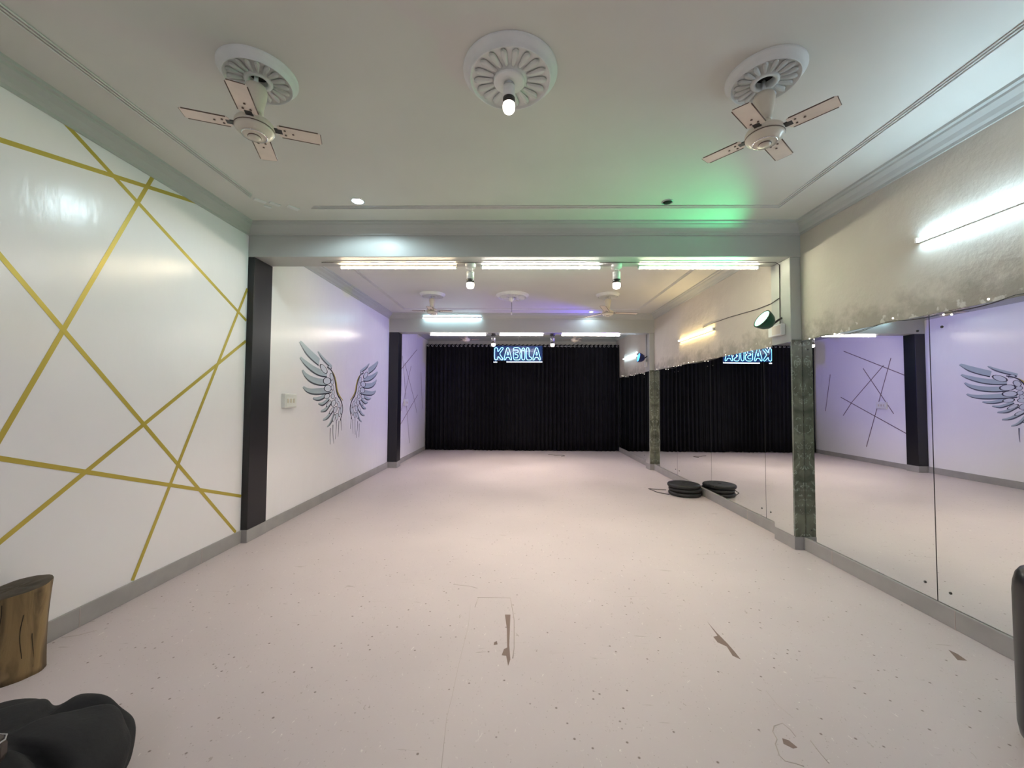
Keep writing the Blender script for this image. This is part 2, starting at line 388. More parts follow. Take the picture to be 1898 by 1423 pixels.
# mirrors on the right wall
def mirror_pane(y0, y1, label):
    t = thing('wall_mirror', label, 'mirror', (XR, (y0+y1)/2, HB), 0, 'mirror panes along the right wall')
    h = (y1-y0)/2-.0035; z1 = ZM-HB
    MB().box(-.006, -.0045, -h, h, 0, z1).build('glass', M['mirror'], t)
    MB().box(-.0044, -.0006, -h-.003, h+.003, -.001, z1+.001).build('backing', M['mback'], t)
    for sy in (-1, 1):
        for z in (.09, z1-.1):
            MB().lathe([(.0, -.0005), (.009, -.0005), (.008, -.004), (.0, -.006)], (-.006, sy*(h-.08), z), 12, axis='x', cap=False).build('screw_cap', M['dark'], t)
    return t
mirror_pane(1.56, 2.847, 'near right wall mirror cut by the right edge of the picture')
mirror_pane(2.847, 4.112, 'mirror pane between the right edge joint and the marble pillar')
mirror_pane(4.432, 4.75, 'narrow mirror strip just behind the near marble pillar')
mirror_pane(4.75, 6.066, 'mirror pane reflecting the blue neon sign')
mirror_pane(6.066, 7.355, 'mirror pane standing behind the stack of black discs')
mirror_pane(7.355, 8.546, 'mirror pane just before the far marble pillar')
mirror_pane(8.818, 9.15, 'narrow mirror strip just beyond the far marble pillar')
mirror_pane(9.15, 11.50, 'farthest mirror pane meeting the black curtain')

# ================================================================ ceiling medallions and fans
def medallion(loc, label, R=.305, grp='ceiling medallions', hole=True):
    m = MB(); n = 96
    prof = [(R, 0), (R, -.007), (R*.985, -.012), (R*.93, -.020), (R*.88, -.032), (R*.865, -.046), (R*.85, -.050), (R*.835, -.048), (R*.825, -.040), (R*.80, -.034), (R*.60, -.030), (R*.36, -.034), (R*.345, -.045), (R*.25, -.046), (R*.235, -.030 if hole else -.046), (R*.235, -.004 if hole else -.046)]
    m.lathe(prof, (0, 0, 0), n, cap=False)
    # acanthus petals in relief
    k = 18
    for i in range(k):
        a = 2*PI*i/k; dx, dy = math.cos(a), math.sin(a); tx, ty = -dy, dx
        rings = []
        for s in range(9):
            u = s/8; r = R*(.37+.40*u); w = R*.078*(.35+.75*u)*math.sqrt(max(0, 1-max(0, (u-.62)/.38)**2)); h = .006+.014*math.sin(PI*(u*.75+.1))+.016*max(0, u-.7)
            rings.append([(dx*r+tx*w*c, dy*r+ty*w*c, -.036-h*hh) for c, hh in ((-1, 0), (-.55, .75), (0, .45), (.55, .75), (1, 0))])
        vs_ = [p for rg in rings for p in rg]; fs = [(s*5+j, s*5+j+1, (s+1)*5+j+1, (s+1)*5+j) for s in range(8) for j in range(4)]
        m.add(vs_, fs, 0, True)
    if hole: m.lathe([(R*.25, -.006), (0.0001, -.006)], (0, 0, 0), 32, 1, cap=False)
    o = m.build('ceiling_medallion', [M['plaster'], M['shade_dark']]); o.location = loc
    return tag(o, label, 'medallion', grp)
medallion((-1.475, 2.17, ZC), 'round plaster ceiling medallion above the near left fan', R=.20)
medallion((-.055, 2.17, ZC), 'round petalled plaster medallion in the middle of the near ceiling', R=.262, hole=False)
medallion((1.37, 2.20, ZC), 'round plaster ceiling medallion above the near right fan', R=.20)
medallion((-1.515, 6.92, ZC), 'small plaster medallion above the fan in the second bay near the winged wall', R=.22)
medallion((-.115, 6.98, ZC), 'plaster medallion with a bare hook in the middle of the second bay ceiling', R=.29)
medallion((1.545, 6.93, ZC), 'small plaster medallion above the fan in the second bay nearest the mirrors', R=.20)

def make_fan(label, loc, rz, blade_len=.22, r0=.115, nb=4, zrot=-.315):
    t = thing('ceiling_fan', label, 'fan', loc, rz, 'small ceiling fans')
    MB().tube([(0, 0, -.006), (0, 0, -.12)], .011, 12).build('down_rod', M['white'], t)
    MB().lathe([(.012, -.075), (.050, -.088), (.056, -.11), (.053, -.15), (.042, -.20), (.040, -.235), (.02, -.24)], n=28).build('canopy_bell', M['offwhite'], t)
    MB().lathe([(.030, zrot+.085), (.036, zrot+.055), (.066, zrot+.035), (.092, zrot+.022), (.098, zrot+.012), (.098, zrot-.006), (.094, zrot-.012)], n=36).build('motor_housing', M['offwhite'], t)
    MB().lathe([(.095, zrot-.0125), (.097, zrot-.018), (.092, zrot-.028), (.080, zrot-.036), (.078, zrot-.040), (.060, zrot-.050), (.045, zrot-.054), (.030, zrot-.055), (.030, zrot-.062), (.018, zrot-.068), (.0, zrot-.07)], n=36, cap=False).lathe([(.0975, zrot-.0115), (.1000, zrot-.014), (.0975, zrot-.0165)], n=36, mi=1, cap=False).lathe([(.032, zrot-.0555), (.034, zrot-.058), (.031, zrot-.0605)], n=28, mi=1, cap=False).lathe([(.062, zrot-.050), (.064, zrot-.052), (.058, zrot-.0535)], n=36, mi=2, cap=False).build('bottom_cover', [M['offwhite'], M['bedge'], M['chrome']], t)
    for i in range(nb):
        a = 2*PI*i/nb; d = Vector((math.cos(a), math.sin(a), 0)); s = Vector((-d.y, d.x, 0)); pitch = math.radians(-4)
        sv = s*math.cos(pitch)+Vector((0, 0, 1))*math.sin(pitch); up = d.cross(sv)
        c = Vector((0, 0, zrot+.002))
        arm = MB().obox(c+d*.105, (d, sv, up), .03, .018, .003).build('blade_arm', M['dark'], t)
        bl = MB(); w = .047; L0, L1 = r0, r0+blade_len
        P = [c+d*L0-sv*w*.85, c+d*(L0+.012)-sv*w, c+d*(L1-.012)-sv*w, c+d*L1-sv*w*.85, c+d*L1+sv*w*.85, c+d*(L1-.012)+sv*w, c+d*(L0+.012)+sv*w, c+d*L0+sv*w*.85]
        bl.prism([p-up*.0018 for p in P], up*.0036)
        # rolled dark edges and rivets
        bl.tube([P[1]-up*.001, P[2]-up*.001], .0032, 6, 1); bl.tube([P[6]-up*.001, P[5]-up*.001], .0032, 6, 1); bl.tube([P[3], P[4]], .0022, 6, 1)
        for q, e in ((.035, .018), (.035, -.018), (.075, 0)):
            bl.lathe([(.0001, 0), (.0065, 0), (.005, .003), (.0001, .004)], c+d*(L0+q)+sv*e+up*(-.006 if up.z > 0 else .002), 8, 1, cap=False)
        bl.build('blade', [M['blade'], M['bedge']], t)
    return t
fan = make_fan('cream four blade ceiling fan nearest the gold striped wall', (-1.475, 2.15, ZC), math.radians(200-180))
dup(fan, 'cream four blade ceiling fan in the near bay on the mirror side', (1.385, 2.235, ZC), (0, 0, math.radians(130.5)))
fan3 = make_fan('short bladed ceiling fan in the second bay on the winged wall side', (-1.515, 6.92, ZC), .05, .25, .10, 4, -.30)
fan4 = make_fan('wide three blade ceiling fan in the second bay on the mirror side', (1.545, 6.93, ZC), .15, .43, .11, 3, -.32)
fan5 = make_fan('small ceiling fan before the curtain left of the neon sign', (-1.345, 10.2, ZC), .1, .22, .10, 3, -.315)
dup(fan5, 'small ceiling fan before the curtain right of the neon sign', (1.43, 10.2, ZC), (0, 0, .9))
# hook under the middle medallion of bay two
hk = thing('ceiling_hook', 'white hook and cap hanging from the middle medallion of the second bay', 'hook', (-.13, 6.98, ZC-.04))
MB().lathe([(.045, 0), (.05, -.03), (.03, -.06), (.012, -.085), (.0, -.09)], n=16, cap=False).build('cap', M['white'], hk)
MB().tube([(0, 0, -.08), (.005, 0, -.2), (.0, 0, -.26)], .006, 8).build('rod', M['metal'], hk)
MB().tube([(0, 0, -.25), (0, 0, -.31)], .012, 8).build('hook_end', M['white'], hk)

# ================================================================ downward spot lamps
def spot_lamp(label, loc, mountmat, scale=1.0, power=SP, grp='white cylinder spot lamps', disc=False):
    t = thing('spot_lamp', label, 'lamp', loc, 0, grp); s = scale
    if disc:
        MB().lathe([(.085, 0), (.086, -.010), (.080, -.016), (.04, -.018), (.0, -.018)], n=36, cap=False).build('mounting_plate', M['white'], t)
        MB().lathe([(.030, -.018), (.030, -.03), (.0, -.03)], n=24, cap=False).build('vent_cap', M['metal'], t)
        z = -.03
    else:
        MB().lathe([(.0, 0), (.058, 0), (.060, -.012), (.055, -.045), (.0, -.048)], n=24, cap=False).build('mounting_plate', M[mountmat], t)
        for sx in (-1, 1): MB().tube([(sx*.022, 0, -.04), (sx*.022, 0, -.11)], .004, 6).build('bracket', M[mountmat], t)
        z = -.085
    r = .036*s
    MB().lathe([(r*.8, z), (r, z-.004), (r, z-.075*s)], n=28).build('barrel', M['white'] if mountmat == 'white' else M['metal'], t)
    MB().lathe([(r*1.01, z-.0755*s), (r*1.01, z-.11*s)], n=28).build('black_band', M['dark'], t)
    zb = z-.1105*s
    MB().lathe([(r*.98, zb), (r*1.04, zb-.012*s), (r*1.0, zb-.035*s), (r*.8, zb-.048*s), (r*.4, zb-.054*s), (.0, zb-.055*s)], n=28, cap=False).build('bulb', M['bulb'], t)
    lamp_light('SPOT', 'spot_light', t, (0, 0, zb-.07*s), power, (1, .85, .66), .03, math.radians(125), .9)
    return t
spot_lamp('white cylinder spot lamp on the middle ceiling medallion', (-.062, 2.17, ZC-.046), 'white', .92, SP*.2, disc=True)
sl = spot_lamp('white spot lamp under the near beam, left one of the two', (-.535, 4.34, ZB1), 'white', 1.15, SP)
dup(sl, 'white spot lamp under the near beam, right one of the two', (1.063, 4.34, ZB1))
sl2 = spot_lamp('dark mounted spot lamp under the far beam, left one of the two', (-.555, 8.70, ZB2), 'dark', 1.2, SP*1.35, 'dark mounted spot lamps')
dup(sl2, 'dark mounted spot lamp under the far beam, right one of the two', (.735, 8.70, ZB2))

# ================================================================ tube lights
def tube_light(label, loc, rot, length, matname, grp, housing='white', r=.0125):
    # lies along local x; local -z faces away from what carries it
    t = thing('tube_light', label, 'light', loc, 0, grp); t.rotation_euler = rot; h = length/2
    MB().box(-h, h, -.016, .016, -.016, -.0005).build('housing', M[housing], t, bevel=.003)
    MB().tube([(-h+.015, 0, -.016-r*.7), (h-.015, 0, -.016-r*.7)], r, 12).build('glowing_tube', M[matname], t)
    for s in (-1, 1):
        MB().box(min(s*h, s*(h-.016)), max(s*h, s*(h-.016)), -.017, .017, -.036, -.001).build('end_cap', M['white'], t, bevel=.002)
    return t
G1, G2, G3 = 'tubes under the near beam', 'tubes under the far beam', 'tubes on the right wall'
yt = Y2-.04
tube_light('amber glowing tube under the near beam, leftmost', (-1.345, yt, ZB1), (0, 0, 0), 1.31, 't_warm', G1)
tube_light('white glowing tube in the middle of the near beam between two spot lamps', (.24, yt, ZB1), (0, 0, 0), 1.33, 't_white', G1)
tube_light('yellow glowing tube at the mirror end of the near beam', (1.97, yt, ZB1), (0, 0, 0), 1.32, 't_yellow', G1)
tube_light('glowing tube under the far beam, leftmost', (-1.335, 8.75, ZB2), (0, 0, 0), 1.25, 't_soft', G2)
tube_light('short glowing tube in the middle of the far beam above the neon sign', (.055, 8.75, ZB2), (0, 0, 0), .97, 't_soft', G2)
tube_light('glowing tube at the mirror end of the far beam', (1.575, 8.75, ZB2), (0, 0, 0), 1.29, 't_soft', G2)
tube_light('cool white tube up where the second bay ceiling meets the far beam', (-1.435, 8.46, ZC-.09), (PI/2-.6, 0, 0), 1.27, 't_cove', 'cool tubes')
wx = XR-.0005
RW = (PI/2, 0, PI/2)    # along y, facing -x
def wall_rot(): return Matrix(((0, 0, 1), (1, 0, 0), (0, 1, 0))).to_euler()
tube_light('bright cool white tube high on the right wall at the picture edge', (wx, 2.27, 2.655), wall_rot(), 1.27, 't_cool', G3)
tube_light('yellow glowing tube on the right wall between the two marble pillars', (wx, 6.56, 2.545), wall_rot(), 1.28, 't_amber', G3)
tube_light('cool white tube on the right wall beside the curtain', (wx, 10.36, 2.59), wall_rot(), 1.25, 't_far', G3)
tube_light('added unseen fill tube on the wall behind the viewer, left', (-1.5, YK+.0005, 3.0), (PI/2, 0, 0), 1.25, 't_fill', 'added fill tubes behind the viewer')  # this pair is added out of view as fill to brighten the near left wall
tube_light('added unseen fill tube on the wall behind the viewer, right', (1.3, YK+.0005, 3.0), (PI/2, 0, 0), 1.25, 't_fill', 'added fill tubes behind the viewer')

# recessed ceiling downlights
def downlight(label, loc, lit, r=.062, power=8):
    t = thing('recessed_downlight', label, 'light', loc, 0, 'round recessed downlights')
    MB().lathe([(r, -.0005), (r, -.006), (r*.9, -.010), (r*.80, -.006), (r*.78, -.001)], n=32, cap=False).build('ring', M['chrome'] if lit else M['metal'], t)
    MB().lathe([(r*.78, -.002), (r*.7, -.010), (r*.4, -.016), (.0, -.018)], n=28, cap=False).build('lens', M['bulbc'] if lit else M['shade_dark'], t)
    if lit: lamp_light('SPOT', 'downlight_glow', t, (0, 0, -.03), power, (.72, .92, 1), .03, math.radians(168), .3)
    return t
downlight('lit cool downlight recessed in the near ceiling on the left', (-1.495, 3.61, ZC), True)
downlight('unlit downlight recessed in the near ceiling on the right', (1.36, 3.64, ZC), False, .05)
downlight('lit downlight recessed at the far end of the second bay ceiling', (1.505, 8.30, ZC), True, .05, 2)

# ================================================================ coloured stage lights
def stage_light(label, loc, aim, shell, lens, power, col, spot):
    t = thing('stage_light', label, 'light', loc, 0, 'round stage lights on the right pillars')
    d = Vector(aim).normalized(); q = d.to_track_quat('-Z', 'Y')
    t.rotation_mode = 'QUATERNION'; t.rotation_quaternion = q
    # local -z is the beam direction
    MB().lathe([(.0, .085), (.030, .085), (.055, .07), (.085, .03), (.100, -.02), (.100, -.045), (.090, -.047)], n=28, cap=False).build('housing', M[shell], t)
    MB().lathe([(.090, -.046), (.07, -.053), (.04, -.058), (.0, -.060)], n=28, cap=False).build('lens', M[lens], t)
    MB().lathe([(.100, -.046), (.104, -.048), (.104, -.038), (.100, -.036)], n=28, cap=False).build('rim', M['dark'], t)
    qi = q.inverted(); P = qi @ Vector((XP-.002, loc[1]+.02, loc[2]+.035))-qi @ Vector(loc)
    MB().tube([(0, 0, .08), tuple(P*.7+Vector((0, 0, .02))), tuple(P)], .011, 8).build('arm', M['dark'], t)
    lamp_light('SPOT', 'beam_light', t, (0, 0, -.075), power, col, .05, spot, .6)
    return t
stage_light('round green glowing stage light on the near right pillar', (2.60, 4.235, 2.33), (-1.3, -.06, .82), 'g_shell', 'g_lens', 24, (.05, 1, .35), math.radians(96))
stage_light('round blue glowing stage light on the far right pillar', (2.635, 8.66, 2.39), (-5.3, .15, 1.1), 'b_shell', 'b_lens', 85, (.10, .05, 1), math.radians(84))
jb = thing('junction_box', 'white wiring box with crumpled label on the near right pillar', 'box', (XP, 4.30, 2.18))
MB().box(-.045, -.0005, -.10, .12, 0, .12).build('case', M['white'], jb, bevel=.006)
MB().box(-.047, -.0455, -.085, .05, .015, .105).build('paper_label', M['offwhite'], jb)
jb2 = thing('junction_box', 'small white wiring box on the far right pillar below the blue light', 'box', (XP, 8.72, 2.20))
MB().box(-.04, -.0005, -.05, .05, 0, .10).build('case', M['white'], jb2, bevel=.005)

# ================================================================ cables
def cable(label, pts, r=.004, m='cable', name='cable'):
    return tag(MB().tube(pts, r, 8).build(name, M[m]), label, 'cable')
cable('dark cable clipped under the near beam and down the near right pillar', [(-2.15, 4.27, ZB1-.006), (-.6, 4.27, ZB1-.007), (.9, 4.27, ZB1-.006), (2.74, 4.27, ZB1-.007), (XP-.006, 4.272, ZB1-.03), (XP-.006, 4.273, 2.7), (XP-.007, 4.276, 2.31)])
cable('thin cable running along the right wall from the near pillar to the yellow tube', [(XR-.006, 4.45, 2.60), (XR-.006, 4.9, 2.598), (XR-.006, 5.5, 2.63), (XR-.006, 6.0, 2.635), (XR-.006, 6.3, 2.625)], .0045)
cable('short cable stub on the side of the near right pillar', [(XP-.006, 4.285, 2.585), (XP-.006, 4.42, 2.56)], .004)
cable('dark cable down the far right pillar to the blue light', [(XP-.006, 8.7, ZB2-.01), (XP-.006, 8.7, 2.6), (XP-.006, 8.7, 2.32)], .005)
cable('thin cable along the right wall beside the blue light', [(XR-.006, 8.95, 2.50), (XR-.006, 9.4, 2.51), (XR-.006, 9.9, 2.53)], .0045)
cable('loose white and dark wire lying on the floor before the curtain', [(.80, 10.75, .005), (.92, 10.7, .005), (1.0, 10.62, .005), (1.12, 10.66, .005), (1.22, 10.55, .005), (1.12, 10.45, .005)], .006)
cable('thin wire looping out from under the black disc stack', [(2.37, 6.50, .05), (2.26, 6.62, .03), (2.18, 6.78, .006), (2.24, 6.52, .006), (2.37, 6.36, .01)], .006)
# fairy lights along the top edge of the mirrors
def fairy(label, y0, y1, n, seed, lit=True):
    rnd = random.Random(seed)
    t = thing('fairy_light_string', label, 'string lights', (XR-.012, (y0+y1)/2, ZM), 0, 'fairy light strings on the mirror tops')
    h = (y1-y0)/2; pts = []; k = 40
    for i in range(k+1):
        u = i/k; pts.append((-.004+.006*math.sin(u*23), -h+2*h*u, .012-.03*abs(math.sin(u*PI*3.3))+.006*math.sin(u*31)))
    MB().tube(pts, .0022, 6).build('wire', M['dark'], t)
    for i in range(n):
        u = (i+.5+rnd.uniform(-.35, .35))/n; p = pts[int(u*k)]
        MB().lathe([(.0, .007), (.005, .004), (.0065, 0), (.005, -.005), (.0, -.008)], (p[0]-.012, p[1], p[2]-rnd.uniform(-.03, .02)), 10, cap=False).build('fairy_bulb', M['fairy'], t)
    return t
fairy('fairy lights over the near mirrors beside the marble pillar', 1.6, 4.10, 7, 3)
fairy('fairy lights over the mirrors between the two marble pillars', 4.45, 8.53, 11, 5)
fairy('fairy lights over the farthest mirrors beside the curtain', 8.84, 11.40, 9, 9)

# ================================================================ curtain
def curtain():
    t = thing('curtain', 'wall to wall black pleated curtain behind the neon sign', 'curtain', (.10, YC, 0))
    n = 900; x0, x1 = XL3+.02-.10, XR-.012-.10; zt = 3.055; rows = [.012, .4, 1.0, 1.8, 2.6, zt-.03, zt]
    vs_ = []; rnd = random.Random(4); ph = [rnd.uniform(0, 6.28) for _ in range(4)]
    for iz, z in enumerate(rows):
        for i in range(n+1):
            u = i/n; x = x0+(x1-x0)*u
            a = .035+.012*math.sin(u*19+ph[0]); y = a*math.sin(u*2*PI*46+.9*math.sin(u*17+ph[1])+.15*math.sin(z*2+u*40))+.012*math.sin(u*2*PI*97+ph[2])+.02*math.sin(u*9+z)
            dz = .012*math.sin(u*31+ph[3])+.008*math.sin(u*90) if iz == 0 else (.010*math.sin(u*2*PI*46) if iz == len(rows)-1 else 0)
            vs_.append((x, y*(1 if z < zt-.1 else .8), max(.004, z+dz)))
    fs = [(r*(n+1)+i, r*(n+1)+i+1, (r+1)*(n+1)+i+1, (r+1)*(n+1)+i) for r in range(len(rows)-1) for i in range(n)]
    m = MB().add(vs_, fs, 0, True); o = m.build('drape', M['curtain'], t)
    sd = o.modifiers.new('thick', 'SOLIDIFY'); sd.thickness = .003
    MB().tube([(x0, 0, zt-.045), (x1, 0, zt-.045)], .010, 10).build('curtain_rod', M['chrome'], t)
    for i in range(46):
        x = x0+(x1-x0)*(i+.5)/46
        MB().lathe([(.020, -.002), (.030, -.002), (.030, .003), (.020, .003)], (x, -.047, zt-.045), 14, axis='y', cap=False).build('eyelet', M['metal'], t)
    return t
curtain()

# ================================================================ neon sign
def neon_sign():
    Y = 10.2; s = .001160; cx, cz = 955, 545      # sign drawing units to metres
    t = thing('neon_sign', 'blue neon sign reading KABiLA hanging before the black curtain', 'sign', (-.028, Y, 2.625))
    def P(pts, y=-.018): return [((x-cx)*s, y, (cz-z)*s) for x, z in pts]
    def dense(pts, closed=True, it=2):
        for _ in range(it):
            o = []
            k = len(pts)
            for i in range(k if closed else k-1):
                a, b = pts[i], pts[(i+1) % k]
                o += [(a[0]*.8+b[0]*.2, a[1]*.8+b[1]*.2), (a[0]*.2+b[0]*.8, a[1]*.2+b[1]*.8)]
            if not closed: o = [pts[0]]+o+[pts[-1]]
            pts = o
        return pts
    def A(x): return [(x, 655), (x+60, 415), (x+85, 397), (x+112, 415), (x+175, 655), (x+160, 674), (x+135, 660), (x+120, 612), (x+57, 612), (x+45, 655), (x+22, 675)]
    def Ai(x): return [(x+89, 480), (x+107, 562), (x+70, 562)]
    B = [(862, 480), (862, 400), (980, 400), (1018, 435), (1018, 500), (1000, 532), (1018, 565), (1015, 640), (985, 672), (862, 672), (862, 500)]
    Bi = [(872, 452), (958, 452), (972, 478), (960, 508), (898, 512), (898, 550), (955, 556), (968, 590), (950, 625), (895, 625)]
    K = [(445, 420), (480, 396), (515, 420), (516, 495), (545, 470), (590, 402), (628, 396), (640, 420), (560, 525), (570, 560), (628, 640), (622, 672), (590, 668), (522, 585), (516, 655), (480, 675), (445, 655)]
    Ki = [(485, 425), (485, 640)]
    I = [(1046, 430), (1080, 397), (1114, 430), (1114, 655), (1080, 675), (1046, 655)]
    Ii = [(1068, 470), (1092, 450)]
    Lt = [(1145, 412), (1175, 396), (1207, 412), (1207, 598), (1250, 608), (1266, 640), (1245, 672), (1148, 672)]
    for nm, outl, inner, ic in (('letter_k', K, None, 0), ('letter_a', A(652), Ai(652), 1), ('letter_b', B, Bi, 0), ('letter_i', I, Ii, 0), ('letter_l', Lt, None, 0), ('letter_a', A(1285), Ai(1285), 1)):
        m = MB().tube(P(dense(outl, nm != 'letter_b')), .0064, 8, closed=(nm != 'letter_b'))
        if inner: m.tube(P(dense(inner, bool(ic))), .0060, 8, closed=bool(ic))
        m.build(nm, M['neon'], t)
    MB().box((425-cx)*s, (1500-cx)*s, -.006, 0, (cz-690)*s, (cz-360)*s).build('acrylic_board', M['acrylic'], t, bevel=.003)
    MB().tube(P([(425, 722), (505, 722)]), .011, 8).build('underline_tube', M['neonw'], t)
    MB().tube(P([(712, 718), (1497, 714)]), .011, 8).build('underline_tube', M['neonw'], t)
    for x in (470, 720, 1440):
        MB().tube([((x-cx)*s, -.01, (cz-688)*s), ((x-cx)*s, -.01, (cz-716)*s)], .004, 6).build('bracket', M['chrome'], t)
    for x in (425, 965, 1430):
        MB().tube([((x-cx)*s, -.003, (cz-362)*s), ((x-cx)*s, -.003, ZC-2.625)], .0022, 6).build('hanging_wire', M['wcable'], t)
    return t
neon_sign()

# ================================================================ wing mural
S =  {'F1': [(5.036, 2.2), (5.118, 2.13), (5.202, 2.069), (5.354, 2.001), (5.538, 1.943)], 'F2': [(5.055, 1.999), (5.127, 1.947), (5.21, 1.905), (5.339, 1.853), (5.474, 1.816), (5.616, 1.795), (5.788, 1.795)], 'F3': [(5.111, 1.843), (5.164, 1.781), (5.238, 1.736), (5.347, 1.696), (5.504, 1.671), (5.646, 1.666), (5.819, 1.676)], 'F4': [(5.141, 1.623), (5.215, 1.575), (5.332, 1.546), (5.465, 1.538), (5.627, 1.542), (5.774, 1.551), (5.929, 1.569)], 'F5': [(5.4, 1.479), (5.468, 1.459), (5.561, 1.453), (5.655, 1.469), (5.752, 1.5), (5.879, 1.519)], 'F6': [(5.551, 1.404), (5.615, 1.388), (5.683, 1.381), (5.768, 1.409), (5.881, 1.463)], 'F7': [(5.627, 1.29), (5.712, 1.29), (5.786, 1.3), (5.861, 1.347), (5.937, 1.401)], 'F8': [(5.693, 1.166), (5.78, 1.171), (5.855, 1.194), (5.931, 1.24), (6.009, 1.293)], 'F9': [(5.823, 1.062), (5.899, 1.081), (5.963, 1.126), (6.014, 1.186), (6.052, 1.247)], 'F0': [(5.506, 2.132), (5.566, 2.086), (5.628, 2.045), (5.754, 1.991), (5.933, 1.928)], 'S': [(5.781, 1.944), (5.926, 1.906), (6.012, 1.817), (6.063, 1.718), (6.091, 1.616), (6.151, 1.527), (6.256, 1.462), (6.31, 1.396), (6.339, 1.303), (6.298, 1.212), (6.257, 1.135)], 'G': [(5.946, 1.888), (6.039, 1.818), (6.098, 1.706), (6.125, 1.604), (6.209, 1.521), (6.338, 1.449)], 'T1': [(5.933, 1.041), (5.928, 0.918), (5.939, 0.8)], 'T2': [(6.011, 1.086), (6.012, 0.948), (6.052, 0.799)], 'T3': [(6.122, 1.136), (6.12, 1.002), (6.099, 0.857)], 'T4': [(6.211, 1.131), (6.205, 1.008), (6.193, 0.886)], 'T5': [(6.279, 1.173), (6.29, 1.067), (6.3, 0.975)]}
